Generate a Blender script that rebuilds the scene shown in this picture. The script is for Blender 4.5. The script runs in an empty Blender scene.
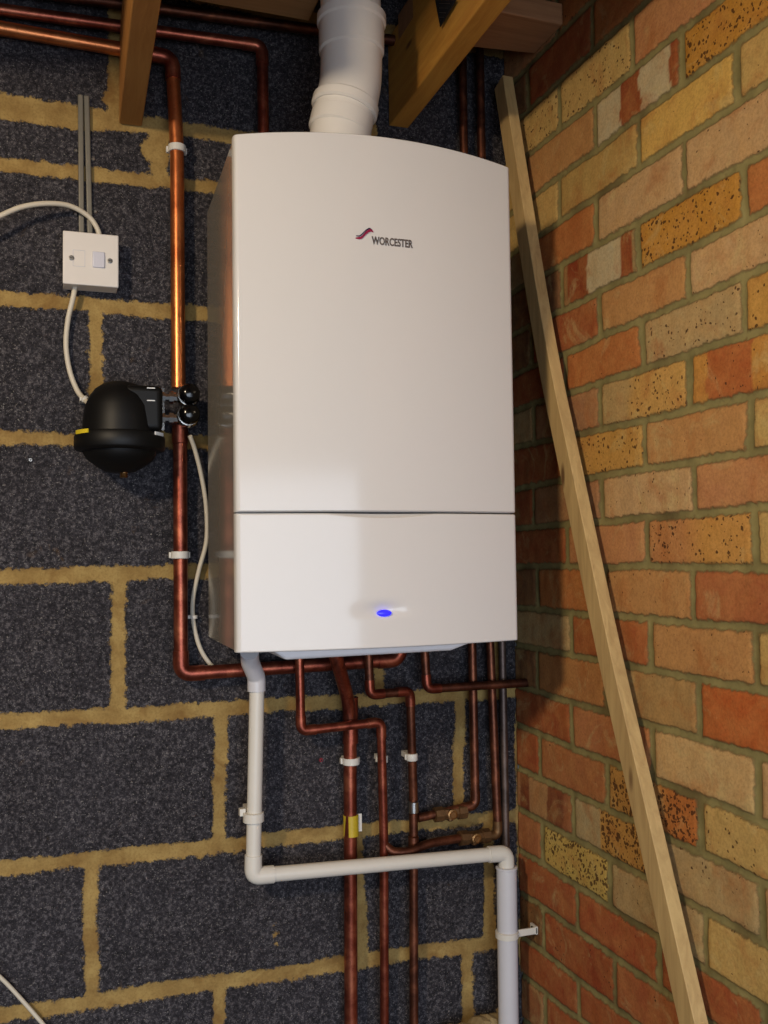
import bpy, bmesh, math, random
import numpy as np
from mathutils import Vector, Matrix
random.seed(4); rng = np.random.RandomState(7)
S = bpy.context.scene; COL = S.collection

# ---------------------------------------------------------------- camera
CAM = Vector((-0.82396, -1.61728, 0.027396))
YAW, PIT, ROL, F = 0.335157, 0.046009, -0.012342, 946.55
_fwd = Vector((math.sin(YAW)*math.cos(PIT), math.cos(YAW)*math.cos(PIT), math.sin(PIT)))
_r = Vector((math.cos(YAW), -math.sin(YAW), 0)); _u = _r.cross(_fwd)
_r2 = math.cos(ROL)*_r + math.sin(ROL)*_u; _u2 = -math.sin(ROL)*_r + math.cos(ROL)*_u
cd = bpy.data.cameras.new('camera'); cam = bpy.data.objects.new('camera', cd); COL.objects.link(cam)
cd.sensor_fit = 'VERTICAL'; cd.sensor_height = 36; cd.lens = F/1024*36; cd.clip_start = .02
M4 = Matrix((( _r2.x, _u2.x, -_fwd.x, CAM.x), (_r2.y, _u2.y, -_fwd.y, CAM.y), (_r2.z, _u2.z, -_fwd.z, CAM.z), (0,0,0,1)))
cam.matrix_world = M4; S.camera = cam

def ray(px, py): return _fwd*F + _r2*(px-384) + _u2*(512-py)
def at(px, py, Y):            # point of the plane y = Y seen at a pixel
    d = ray(px, py); return CAM + d*((Y-CAM.y)/d.y)
def at_x(px, py, X):
    d = ray(px, py); return CAM + d*((X-CAM.x)/d.x)
def at_z(px, py, Z):
    d = ray(px, py); return CAM + d*((Z-CAM.z)/d.z)

# ---------------------------------------------------------------- light
W = bpy.data.worlds.new('world'); S.world = W; W.use_nodes = True
W.node_tree.nodes['Background'].inputs[0].default_value = (.62, .78, 1, 1)
W.node_tree.nodes['Background'].inputs[1].default_value = 0.2
def lamp(kind, name, loc, energy, color, **k):
    l = bpy.data.lights.new(name, kind); l.energy = energy; l.color = color
    for a, b in k.items(): setattr(l, a, b)
    o = bpy.data.objects.new(name, l); COL.objects.link(o); o.location = loc; return o
LP = (-1.75, -1.75, .78)
bulb_light = lamp('POINT', 'bulb_light', LP, 98, (1, .81, .57), shadow_soft_size=.09)
day = lamp('AREA', 'doorway_daylight', (-.60, -4.40, .05), 142, (.76, .86, 1), shape='RECTANGLE', size=3.2, size_y=2.8)
day.rotation_euler = (math.radians(90), 0, 0)
vs = S.view_settings; S.display_settings.display_device = 'sRGB'
vs.view_transform = 'Standard'; vs.look = 'None'; vs.gamma = 1; vs.use_curve_mapping = False; vs.exposure = 0.0

# ---------------------------------------------------------------- materials
def s2l(c): return tuple(((v/255)/12.92 if v/255 <= .04045 else ((v/255+.055)/1.055)**2.4) for v in c)
class NT:
    def __init__(s, name):
        s.m = bpy.data.materials.new(name); s.m.use_nodes = True; s.t = s.m.node_tree
        s.b = s.t.nodes['Principled BSDF']
    def n(s, typ, **k):
        x = s.t.nodes.new(typ)
        for a, b in k.items():
            if a.startswith('i_'):
                key = a[2:]; key = int(key) if key.isdigit() else key.replace('_', ' ')
                x.inputs[key].default_value = b
            else: setattr(x, a, b)
        return x
    def l(s, a, b): s.t.links.new(a, b)
    def coord(s): return s.n('ShaderNodeTexCoord').outputs['Object']
    def noise(s, scale, detail=4, rough=.6, vec=None, dist=0):
        x = s.n('ShaderNodeTexNoise', i_Scale=scale, i_Detail=detail, i_Roughness=rough, i_Distortion=dist)
        s.l(vec or s.coord(), x.inputs['Vector']); return x.outputs[0]
    def ramp(s, fac, stops, interp='LINEAR'):
        x = s.n('ShaderNodeValToRGB'); x.color_ramp.interpolation = interp
        e = x.color_ramp.elements
        while len(e) < len(stops): e.new(.5)
        for el, (p, c) in zip(e, stops):
            el.position = p; el.color = (c if len(c) == 4 else (*c, 1)) if isinstance(c, tuple) else (c, c, c, 1)
        s.l(fac, x.inputs[0]); return x.outputs[0]
    def mix(s, fac, a, b, blend='MIX'):
        x = s.n('ShaderNodeMix', data_type='RGBA', blend_type=blend)
        for sock, v in ((x.inputs[0], fac), (x.inputs[6], a), (x.inputs[7], b)):
            if hasattr(v, 'links'): s.l(v, sock)
            elif isinstance(v, (int, float)): sock.default_value = v
            else: sock.default_value = (*v, 1) if len(v) == 3 else v
        return x.outputs[2]
    def math(s, op, a, b=0., c=0.):
        x = s.n('ShaderNodeMath', operation=op)
        for i, v in enumerate((a, b, c)):
            if hasattr(v, 'links'): s.l(v, x.inputs[i])
            else: x.inputs[i].default_value = v
        return x.outputs[0]
    def attr(s, name): return s.n('ShaderNodeAttribute', attribute_name=name)
    def bump(s, h, strength=.3, dist=.001):
        x = s.n('ShaderNodeBump', i_Strength=strength, i_Distance=dist); s.l(h, x.inputs['Height']); s.l(x.outputs[0], s.b.inputs['Normal'])
    def set(s, **k):
        for a, v in k.items():
            inp = s.b.inputs[a.replace('_', ' ')]
            if hasattr(v, 'links'): s.l(v, inp)
            else: inp.default_value = v
        return s.m
def plain(name, rgb, rough=.5, metal=0, var=.12, coat=0, nscale=40):
    t = NT(name); c = s2l(rgb)
    n = t.noise(nscale)
    col = t.mix(n, tuple(v*(1-var) for v in c), tuple(min(1, v*(1+var)) for v in c))
    return t.set(Base_Color=col, Roughness=rough, Metallic=metal, Coat_Weight=coat)

M = {}
M['panel'] = plain('white_gloss_enamel', (216, 214, 213), .12, var=.01, coat=.0)
M['panel'].node_tree.nodes['Principled BSDF'].inputs['Specular IOR Level'].default_value = .38
M['side'] = plain('darker_side_gloss_enamel', (132, 127, 120), .13, var=.03)  # casing sides toned darker than the white front panel
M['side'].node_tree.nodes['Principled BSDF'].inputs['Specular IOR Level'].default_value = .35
M['tray'] = plain('white_tray_plastic', (222, 222, 226), .4, var=.03)
M['flue'] = plain('white_flue_enamel', (226, 222, 216), .28, var=.03, coat=.2)
M['pvc'] = plain('white_waste_plastic', (218, 213, 203), .38, var=.05)
M['pvc_grey'] = plain('white_waste_pipe_plastic', (206, 205, 210), .35, var=.04)
M['clip'] = plain('white_clip_plastic', (215, 212, 205), .45, var=.05)
M['cable'] = plain('white_cable_sheath', (205, 196, 178), .5, var=.06)
M['switch'] = plain('white_switch_plastic', (224, 218, 212), .35, var=.03)
M['rocker'] = plain('white_rocker_plastic', (208, 208, 220), .3, var=.03)
M['black'] = plain('black_satin_plastic', (7, 7, 8), .5, var=.2)
M['black'].node_tree.nodes['Principled BSDF'].inputs['Specular IOR Level'].default_value = .3
M['black_gloss'] = plain('black_gloss_plastic', (8, 8, 9), .15, var=.2)
M['chrome'] = plain('chrome_plate', (205, 200, 195), .18, 1, var=.1)
M['dark'] = plain('dark_recess', (16, 15, 15), .7)
M['yellow'] = plain('yellow_mark', (215, 190, 40), .5)
M['tape'] = plain('yellow_tape', (190, 165, 40), .45, var=.2, nscale=120)
M['white_mark'] = plain('white_mark', (225, 225, 225), .5)
M['brass'] = plain('brass', (170, 130, 85), .35, 1, var=.25)
M['old_brass'] = plain('tarnished_brass', (122, 92, 62), .5, .8, var=.5, nscale=160)
M['conduit'] = plain('grey_capping_metal', (118, 114, 104), .5, .3, var=.15)
M['steel'] = plain('screw_steel', (170, 168, 165), .35, 1)
M['plug'] = plain('red_wall_plug', (120, 25, 40), .5)
M['felt'] = plain('dark_loft_board', (20, 17, 15), .9, var=.4)
M['plaster'] = plain('dull_grey_blockwork', (48, 46, 46), .9, var=.3)
M['floor'] = plain('concrete_floor', (66, 63, 60), .85, var=.2, nscale=12)
M['rubble'] = plain('crumbled_mortar', (150, 128, 88), .95, var=.4, nscale=60)
M['silver'] = plain('silver_lettering', (120, 112, 108), .35, .6)
M['logo_red'] = plain('logo_maroon', (150, 30, 70), .35)
M['stamp'] = plain('dark_printed_label', (22, 24, 32), .5)
M['logo_blue'] = plain('logo_dark_blue', (45, 40, 70), .35)
t = NT('blue_indicator'); M['led'] = t.set(Base_Color=(.02, .02, .6, 1), Emission_Color=(*s2l((45, 40, 240)), 1), Emission_Strength=1.0, Roughness=.3)
t = NT('bulb_glass'); M['bulb'] = t.set(Base_Color=(1, .9, .7, 1), Emission_Color=(1, .8, .55, 1), Emission_Strength=12., Roughness=.3)

def copper(name, a, b, c, rough):
    t = NT(name); v = t.coord()
    n = t.noise(26, 6, .65, v, .6); n2 = t.noise(170, 3, .6, v)
    col = t.ramp(n, [(.32, s2l(a)), (.5, s2l(b)), (.68, s2l(c))])
    col = t.mix(t.ramp(n2, [(.6, 0.), (.75, .55)]), col, tuple(x*.35 for x in s2l(a)))
    r = t.math('MULTIPLY_ADD', n, .25, rough)
    return t.set(Base_Color=col, Roughness=r, Metallic=.88)
M['copper'] = copper('bright_copper', (186, 104, 62), (206, 122, 74), (222, 140, 86), .22)
M['copper_red'] = copper('reddened_copper', (112, 56, 44), (150, 78, 60), (186, 112, 84), .25)
M['copper_old'] = copper('brown_copper', (78, 48, 38), (108, 66, 50), (142, 88, 64), .32)
M['pipe_grey'] = copper('grey_tarnished_pipe', (84, 74, 70), (108, 94, 88), (126, 108, 100), .4)

def wood(name, a, b, axis='Y', knots=1.0):
    t = NT(name); v = t.coord()
    mp = t.n('ShaderNodeMapping'); t.l(v, mp.inputs[0])
    sc = {'X': (1.2, 14, 14), 'Y': (14, 1.2, 14), 'Z': (14, 14, 1.2)}[axis]; mp.inputs['Scale'].default_value = sc
    g = t.noise(4, 5, .6, mp.outputs[0], 1.2)
    fine = t.noise(22, 4, .7, mp.outputs[0], .3)
    col = t.mix(t.ramp(g, [(.3, 0.), (.7, 1.)]), s2l(a), s2l(b))
    col = t.mix(t.ramp(fine, [(.55, 0.), (.8, .35)]), col, tuple(x*.55 for x in s2l(a)))
    mk = t.n('ShaderNodeMapping'); t.l(v, mk.inputs[0])
    mk.inputs['Scale'].default_value = {'X': (5, 16, 16), 'Y': (16, 5, 16), 'Z': (16, 16, 5)}[axis]
    vo = t.n('ShaderNodeTexVoronoi', i_Scale=1., i_Randomness=1.); t.l(mk.outputs[0], vo.inputs[0])
    k = t.ramp(vo.outputs['Distance'], [(.06*knots, .85), (.13*knots, 0.)])
    col = t.mix(k, col, s2l((86, 52, 28)))
    t.bump(fine, .25, .0006)
    return t.set(Base_Color=col, Roughness=.62)
M['pine'] = wood('pale_pine', (178, 146, 96), (206, 176, 120), 'Z')
M['joist_l'] = wood('joist_pine', (166, 110, 50), (188, 132, 66), 'Y')
M['joist'] = wood('joist_yellow_pine', (190, 130, 52), (214, 160, 72), 'Y', .8)
M['board'] = wood('brown_board', (150, 108, 66), (172, 128, 82), 'X', .6)
M['noggin'] = wood('rough_noggin', (150, 104, 70), (176, 128, 88), 'X', 1.6)

# brick wall: attributes sd (metres inside a brick, negative = mortar), col, speck
t = NT('yellow_and_red_stock_brick'); v = t.coord()
sd = t.attr('sd').outputs['Fac']; bc = t.attr('col').outputs['Color']; sp = t.attr('speck').outputs['Fac']
edge = t.math('MULTIPLY_ADD', t.math('SUBTRACT', t.noise(70, 4, .65, v), .5), .012, sd)
mask = t.ramp(t.math('MULTIPLY_ADD', edge, 150., .5), [(.3, 0.), (.7, 1.)])
n1 = t.noise(22, 5, .7, v, .6); n2 = t.noise(14, 4, .65, v, .4); n3 = t.noise(240, 3, .7, v)
bcol = t.mix(t.ramp(n1, [(.35, .0), (.65, .55)]), bc, t.mix(.5, bc, s2l((214, 164, 104))))
bcol = t.mix(t.ramp(n2, [(.52, 0.), (.68, .45)]), bcol, s2l((168, 96, 50)))
bcol = t.mix(t.ramp(t.noise(12, 4, .7, t.n('ShaderNodeVectorMath', operation='ADD', i_1=(3.1, 1.7, 5.3)).outputs[0] if False else v, 1.2), [(.30, .38), (.44, 0.)]), bcol, s2l((206, 190, 140)))
bcol = t.mix(t.ramp(n3, [(.4, .0), (.8, .5)]), bcol, t.mix(1., bcol, (.35, .3, .28), 'MULTIPLY'))
vw = t.n('ShaderNodeMixRGB'); vw.blend_type = 'ADD'; vw.inputs[0].default_value = .012; t.l(v, vw.inputs[1])
wn = t.n('ShaderNodeTexNoise', i_Scale=70.); t.l(v, wn.inputs['Vector']); t.l(wn.outputs[1], vw.inputs[2])
spots = None
for sc_, kk, rr_ in ((170., .80, 1.15), (75., .40, .95)):
    vo = t.n('ShaderNodeTexVoronoi', i_Scale=sc_); t.l(vw.outputs[0], vo.inputs[0])
    sx_ = t.n('ShaderNodeSeparateColor'); t.l(vo.outputs['Color'], sx_.inputs[0])
    rad = t.math('MULTIPLY', t.math('SUBTRACT', t.math('MULTIPLY_ADD', sp, kk*.92, sx_.outputs[0]), 1.), rr_)
    m_ = t.ramp(t.math('MULTIPLY', t.math('SUBTRACT', rad, vo.outputs['Distance']), 12.), [(0., 0.), (1., 1.)])
    spots = m_ if spots is None else t.math('MAXIMUM', spots, m_)
bcol = t.mix(t.math('MULTIPLY', spots, .85), bcol, s2l((66, 38, 24)))
mn = t.noise(22, 4, .6, v)
mcol = t.mix(t.ramp(mn, [(.3, 0.), (.7, 1.)]), s2l((120, 112, 72)), s2l((156, 144, 94)))
mcol = t.mix(t.ramp(t.noise(7, 3, .5, v), [(.56, 0.), (.68, .55)]), mcol, s2l((84, 66, 42)))
rim = t.ramp(t.math('MULTIPLY_ADD', t.math('ABSOLUTE', edge), -300., 1.), [(.2, 0.), (1., .45)])
bcol = t.mix(1., bcol, (1., .98, .84), 'MULTIPLY')
full = t.mix(mask, mcol, bcol); full = t.mix(rim, full, s2l((70, 50, 32)))
h = t.math('ADD', t.math('MULTIPLY', mask, .8), t.math('MULTIPLY', t.noise(150, 5, .7, v), .45))
t.bump(h, .55, .002)
M['brick'] = t.set(Base_Color=full, Roughness=.9, Specular_IOR_Level=.2)

# aggregate blocks
t = NT('dark_aggregate_block'); v = t.coord()
sd = t.attr('sd').outputs['Fac']
edge = t.math('MULTIPLY_ADD', t.math('SUBTRACT', t.noise(60, 6, .8, v), .5), .030, sd)
edge = t.math('MULTIPLY_ADD', t.math('SUBTRACT', t.noise(7, 2, .5, v), .5), .010, edge)
mask = t.ramp(t.math('MULTIPLY_ADD', edge, 160., .5), [(.25, 0.), (.75, 1.)])
g1 = t.noise(190, 4, .75, v); g2 = t.noise(6, 3, .6, v); g3 = t.noise(420, 2, .6, v)
vo = t.n('ShaderNodeTexVoronoi', i_Scale=210.); t.l(v, vo.inputs[0])
b = t.ramp(g1, [(.3, s2l((26, 26, 28))), (.51, s2l((54, 52, 57))), (.72, s2l((112, 108, 111)))])
b = t.mix(t.ramp(g2, [(.35, 0.), (.7, .55)]), b, t.mix(1., b, (.62, .6, .58), 'MULTIPLY'))
lite = t.math('GREATER_THAN', g3, .665)
b = t.mix(t.math('MULTIPLY', lite, .65), b, s2l((150, 146, 142)))
b = t.mix(t.ramp(t.noise(11, 4, .7, v, .5), [(.66, 0.), (.76, .45)]), b, s2l((112, 84, 48)))
mm = t.noise(18, 4, .65, v)
mc = t.mix(t.ramp(mm, [(.3, 0.), (.7, 1.)]), s2l((132, 104, 60)), s2l((174, 148, 92)))
mc = t.mix(t.ramp(t.noise(260, 3, .7, v), [(.45, 0.), (.8, .5)]), mc, s2l((100, 76, 42)))
mc = t.mix(t.ramp(t.noise(9, 4, .7, v, .8), [(.52, 0.), (.66, .55)]), mc, s2l((112, 78, 40)))
h = t.math('ADD', t.math('MULTIPLY', g1, .9), t.math('MULTIPLY', vo.outputs['Distance'], -.5))
h2 = t.n('ShaderNodeMix'); t.l(mask, h2.inputs[0]); t.l(t.math('MULTIPLY', mm, .25), h2.inputs[2]); t.l(h, h2.inputs[3])
t.bump(h2.outputs[0], .8, .003)
M['block'] = t.set(Base_Color=t.mix(mask, mc, b), Roughness=.92, Specular_IOR_Level=.15)

# ---------------------------------------------------------------- mesh helpers
class MB:
    def __init__(s): s.v = []; s.f = []; s.sm = []
    def add(s, vs_, fs, smooth=False):
        o = len(s.v); s.v += [tuple(x) for x in vs_]; s.f += [tuple(i+o for i in f) for f in fs]; s.sm += [smooth]*len(fs); return s
    def hexa(s, c):      # eight corners: bottom loop of four, then top loop of four
        return s.add(c, [(3,2,1,0),(4,5,6,7),(0,1,5,4),(1,2,6,5),(2,3,7,6),(3,0,4,7)])
    def box(s, a, b):
        (x0,y0,z0),(x1,y1,z1) = a, b
        x0,x1 = sorted((x0,x1)); y0,y1 = sorted((y0,y1)); z0,z1 = sorted((z0,z1))
        return s.hexa([(x0,y0,z0),(x1,y0,z0),(x1,y1,z0),(x0,y1,z0),(x0,y0,z1),(x1,y0,z1),(x1,y1,z1),(x0,y1,z1)])
    def tube(s, pts, r, seg=20, cap=True):
        pts = [Vector(p) for p in pts]; n = len(pts)
        rs = r if isinstance(r, (list, tuple)) else [r]*n
        T = []
        for i in range(n):
            a = pts[max(i-1,0)]; b = pts[min(i+1,n-1)]; d = (b-a)
            T.append(d.normalized() if d.length > 1e-9 else (T[-1] if T else Vector((0,0,1))))
        u = T[0].orthogonal().normalized(); vs_ = []
        for i in range(n):
            u = (u - T[i]*u.dot(T[i])).normalized(); w = T[i].cross(u)
            for k in range(seg):
                a = 2*math.pi*k/seg; vs_.append(pts[i] + (u*math.cos(a)+w*math.sin(a))*rs[i])
        fs = [(i*seg+k, i*seg+(k+1)%seg, (i+1)*seg+(k+1)%seg, (i+1)*seg+k) for i in range(n-1) for k in range(seg)]
        s.add(vs_, fs, True)
        if cap:
            s.add(vs_[:seg], [tuple(range(seg))[::-1]]); s.add(vs_[-seg:], [tuple(range(seg))])
        return s
    def lathe(s, c, axis, prof, seg=32):   # prof: (distance along axis, radius)
        c = Vector(c); a = Vector(axis).normalized()
        return s.tube_prof([c+a*h for h, _ in prof], [r for _, r in prof], a, seg)
    def tube_prof(s, pts, rs, a, seg):
        u = a.orthogonal().normalized(); w = a.cross(u); vs_ = []
        for p, r in zip(pts, rs):
            for k in range(seg):
                t_ = 2*math.pi*k/seg; vs_.append(p+(u*math.cos(t_)+w*math.sin(t_))*max(r, 1e-5))
        n = len(pts)
        s.add(vs_, [(i*seg+k, i*seg+(k+1)%seg, (i+1)*seg+(k+1)%seg, (i+1)*seg+k) for i in range(n-1) for k in range(seg)], True)
        s.add(vs_[:seg], [tuple(range(seg))[::-1]]); s.add(vs_[-seg:], [tuple(range(seg))]); return s
    def build(s, name, mat, parent=None, bevel=0, org=None, bseg=3):
        me = bpy.data.meshes.new(name); vv = s.v
        if parent is not None: org = Vector(parent.matrix_world.translation) if parent.get('_o') is None else Vector(parent['_o'])
        o_ = Vector(org) if org is not None else Vector((0,0,0))
        me.from_pydata([(a-o_.x, b-o_.y, c-o_.z) for a,b,c in vv], [], s.f)
        me.polygons.foreach_set('use_smooth', s.sm); me.materials.append(M[mat])
        bm = bmesh.new(); bm.from_mesh(me); bmesh.ops.remove_doubles(bm, verts=bm.verts, dist=1e-6)
        bmesh.ops.recalc_face_normals(bm, faces=bm.faces)
        for e in bm.edges:
            if len(e.link_faces) == 2 and e.calc_face_angle(0) > .7: e.smooth = False
        bm.to_mesh(me); bm.free()
        o = bpy.data.objects.new(name, me); COL.objects.link(o)
        if parent is None: o.location = o_; o['_o'] = tuple(o_)
        else: o.parent = parent; o['_o'] = tuple(o_)
        if bevel:
            m = o.modifiers.new('bevel', 'BEVEL'); m.width = bevel; m.segments = bseg; m.limit_method = 'ANGLE'; m.angle_limit = .6; m.harden_normals = False
            for p in me.polygons: p.use_smooth = True
        return o
def fillet(pts, R=.018, n=6):
    pts = [Vector(p) for p in pts]; out = [pts[0]]
    for a, b, c in zip(pts, pts[1:], pts[2:]):
        d1 = (a-b); d2 = (c-b); r = min(R, d1.length*.48, d2.length*.48)
        p, q = b+d1.normalized()*r, b+d2.normalized()*r
        for i in range(n+1):
            t_ = i/n; out.append(p*(1-t_)**2 + b*2*t_*(1-t_) + q*t_*t_)
    out.append(pts[-1]); return out
def spline(pts, n=8):
    P = [Vector(p) for p in pts]; P = [P[0]*2-P[1]]+P+[P[-1]*2-P[-2]]; out = []
    for i in range(1, len(P)-2):
        a, b, c, d = P[i-1:i+3]
        for k in range(n):
            t_ = k/n; out.append(.5*((2*b)+(c-a)*t_+(2*a-5*b+4*c-d)*t_*t_+(3*b-a-3*c+d)*t_**3))
    out.append(P[-2]); return out
def tag(o, label, cat, group=None):
    o['label'] = label; o['category'] = cat
    if group: o['group'] = group
    return o
def thing(name, loc, label, cat, group=None):
    o = bpy.data.objects.new(name, None); COL.objects.link(o); o.location = loc; o['_o'] = tuple(loc); o.empty_display_size = .05
    return tag(o, label, cat, group)
def struct(o): o['kind'] = 'structure'; return o

# ---------------------------------------------------------------- walls
def grid_mesh(name, U, Z, to_xyz, sd, disp, mat, extra, org, thick):
    nu, nz = len(U), len(Z); UU, ZZ = np.meshgrid(U, Z, indexing='ij')
    P = to_xyz(UU, ZZ, disp).reshape(-1, 3)
    idx = np.arange(nu*nz).reshape(nu, nz)
    q = np.stack([idx[:-1,:-1], idx[1:,:-1], idx[1:,1:], idx[:-1,1:]], -1).reshape(-1, 4)
    B = to_xyz(np.array([[U[0], U[0]],[U[-1], U[-1]]]), np.array([[Z[0], Z[-1]],[Z[0], Z[-1]]]), np.full((2,2), -thick)).reshape(-1,3)
    k = nu*nz; c = [idx[0,0], idx[0,-1], idx[-1,-1], idx[-1,0]]; b_ = [k, k+1, k+3, k+2]
    loop = lambda a: list(map(int, a))
    faces = [tuple(map(int, f)) for f in q.tolist()]
    faces.append((b_[0], b_[1], b_[2], b_[3]))
    faces.append(tuple(loop(idx[0,:]) + [b_[1], b_[0]])); faces.append(tuple(loop(idx[-1,::-1]) + [b_[3], b_[2]]))
    faces.append(tuple(loop(idx[::-1,0]) + [b_[0], b_[3]])); faces.append(tuple(loop(idx[:,-1]) + [b_[2], b_[1]]))
    P = np.vstack([P, B]) - np.array(org)
    me = bpy.data.meshes.new(name); me.from_pydata(P.tolist(), [], faces)
    n = len(P)
    at_ = me.attributes.new('sd', 'FLOAT', 'POINT'); at_.data.foreach_set('value', np.concatenate([sd.ravel(), np.full(4, .05)]).astype('f'))
    for nm, (kind, arr) in extra.items():
        if kind == 'c':
            a = me.attributes.new(nm, 'FLOAT_COLOR', 'POINT'); d = np.ones((n, 4), 'f'); d[:-4,:3] = arr.reshape(-1,3); a.data.foreach_set('color', d.ravel())
        else:
            a = me.attributes.new(nm, 'FLOAT', 'POINT'); a.data.foreach_set('value', np.concatenate([arr.ravel(), np.zeros(4)]).astype('f'))
    me.polygons.foreach_set('use_smooth', [True]*(len(faces)-5)+[False]*5)
    me.materials.append(M[mat])
    bm = bmesh.new(); bm.from_mesh(me); bm.faces.ensure_lookup_table()
    o = bpy.data.objects.new(name, me); bm.free(); COL.objects.link(o); o.location = org; return struct(o)
def vnoise(u, z, f, seed):     # smooth value noise
    r = np.random.RandomState(seed); T = r.rand(64, 64)
    a = u*f+100; b = z*f+100; i = np.floor(a).astype(int); j = np.floor(b).astype(int); fa = a-i; fb = b-j
    fa = fa*fa*(3-2*fa); fb = fb*fb*(3-2*fb); g = lambda p, q: T[p % 64, q % 64]
    return (g(i,j)*(1-fa)+g(i+1,j)*fa)*(1-fb)+(g(i,j+1)*(1-fa)+g(i+1,j+1)*fa)*fb
def sstep(x, a, b): t_ = np.clip((x-a)/(b-a), 0, 1); return t_*t_*(3-2*t_)

# back wall of aggregate blocks: bed joint heights (z at the corner, slope) and upright joints
beds = [(-1.59,0),(-1.365,0),(-1.14,-.0),(-.914,-.012),(-.6875,-.013),(-.4605,-.0108),(-.2305,-.0051),(.0089,.0105),(.2246,.0011),(.437,-.0124),(.6683,.0007),(.762,.0),(1.0,0),(1.25,0)]
ups = [[-.11,-.56],[-.06,-.33,-.768],[-.11,-.56],[-.11,-.56],[-.063,-.318,-.768],[-.12,-.559],[-.04,-.275,-.725],[-.12,-.56],[-.31,-.760],[-.12,-.555],[-.21,-.657],[-.28,-.728],[-.5]]
xs = np.concatenate([np.arange(-3.0, -1.15, .03), np.arange(-1.15, .0001, .005)]); zs = np.concatenate([np.arange(-1.5, -.85, .03), np.arange(-.85, 1.101, .005)])
X, Z = np.meshgrid(xs, zs, indexing='ij')
sdv = np.full(X.shape, 1.)
Zw = Z + (vnoise(X, Z, 9, 3)-.5)*.006
for k in range(len(beds)-1):
    lo = beds[k][0]+beds[k][1]*X; hi = beds[k+1][0]+beds[k+1][1]*X
    inb = (Zw >= lo) & (Zw < hi)
    th = np.full(X.shape, .0118)
    if k in (10, 11): thL = .0118+.010*sstep(-X, .62, .85); 
    dlo = Zw-lo-(thL if k == 11 else th); dhi = hi-Zw-(thL if k == 10 else th)
    d = np.minimum(dlo, dhi)
    u = sorted(ups[k])
    lst = []
    x0 = u[0]
    while x0 > -3.2: x0 -= .45; lst.append(x0)
    for ux in lst+u:
        jw = .0112 + (.005 if (k == 10 and abs(ux+.657) < .01) else 0)
        d = np.minimum(d, np.abs(X-ux+(vnoise(X, Z, 11, 8)-.5)*.008)-jw)
    sdv[inb] = d[inb]
sdv = np.minimum(sdv, -X-.002-(vnoise(X, Z, 13, 44)-.4)*.012)        # mortar fillet in the corner
for (mx, mz, r) in [(-.735,.80,.016),(-.724,.83,.013),(-.722,.785,.018),(-.668,.72,.02),(-.468,-.600,.003),(-.465,-.615,.005),(-.462,-.585,.002),(-.466,-.63,.003)]:
    sdv = np.minimum(sdv, np.hypot(X-mx, Z-mz)-r)
dp = .003*sstep(sdv, -.002, .005) + (vnoise(X, Z, 30, 5)-.5)*.002 + (vnoise(X, Z, 90, 6)-.5)*.0015
wall_back = grid_mesh('wall_back', xs, zs, lambda a, b_, d: np.stack([a, -d, b_], -1), sdv, dp, 'block', {}, (0,0,0), .1)

# right wall of stock bricks
JZ = [(.7616,.0179),(.6765,0),(.5999,0),(.5252,.0116),(.4441,.0011),(.367,-.0108),(.2989,.001),(.2287,.0133),(.1506,0),(.0757,-.0067),(.0045,-.0033),(-.0732,-.0075),(-.1434,0),(-.2209,.0062),(-.2937,.0173),(-.3733,.0075),(-.4487,.0055),(-.524,.0089),(-.6025,-.0085),(-.6816,-.0204),(-.7538,-.054)]
JZ = [(.762+.082*(i), .008) for i in (4,3,2,1)] + JZ + [(-.835,-.03)] + [(-.91-.075*i, 0) for i in range(9)]
Yc=(196,150,80); LY=(196,166,108); C=(196,162,124); O=(182,112,66); R=(158,82,52); P=(190,134,96); G=(178,154,116); T_=(186,138,92); MV=(166,122,92); DK=(120,84,62); MU=(190,136,56); WH=(196,184,158); RD=(142,66,40)
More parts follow.
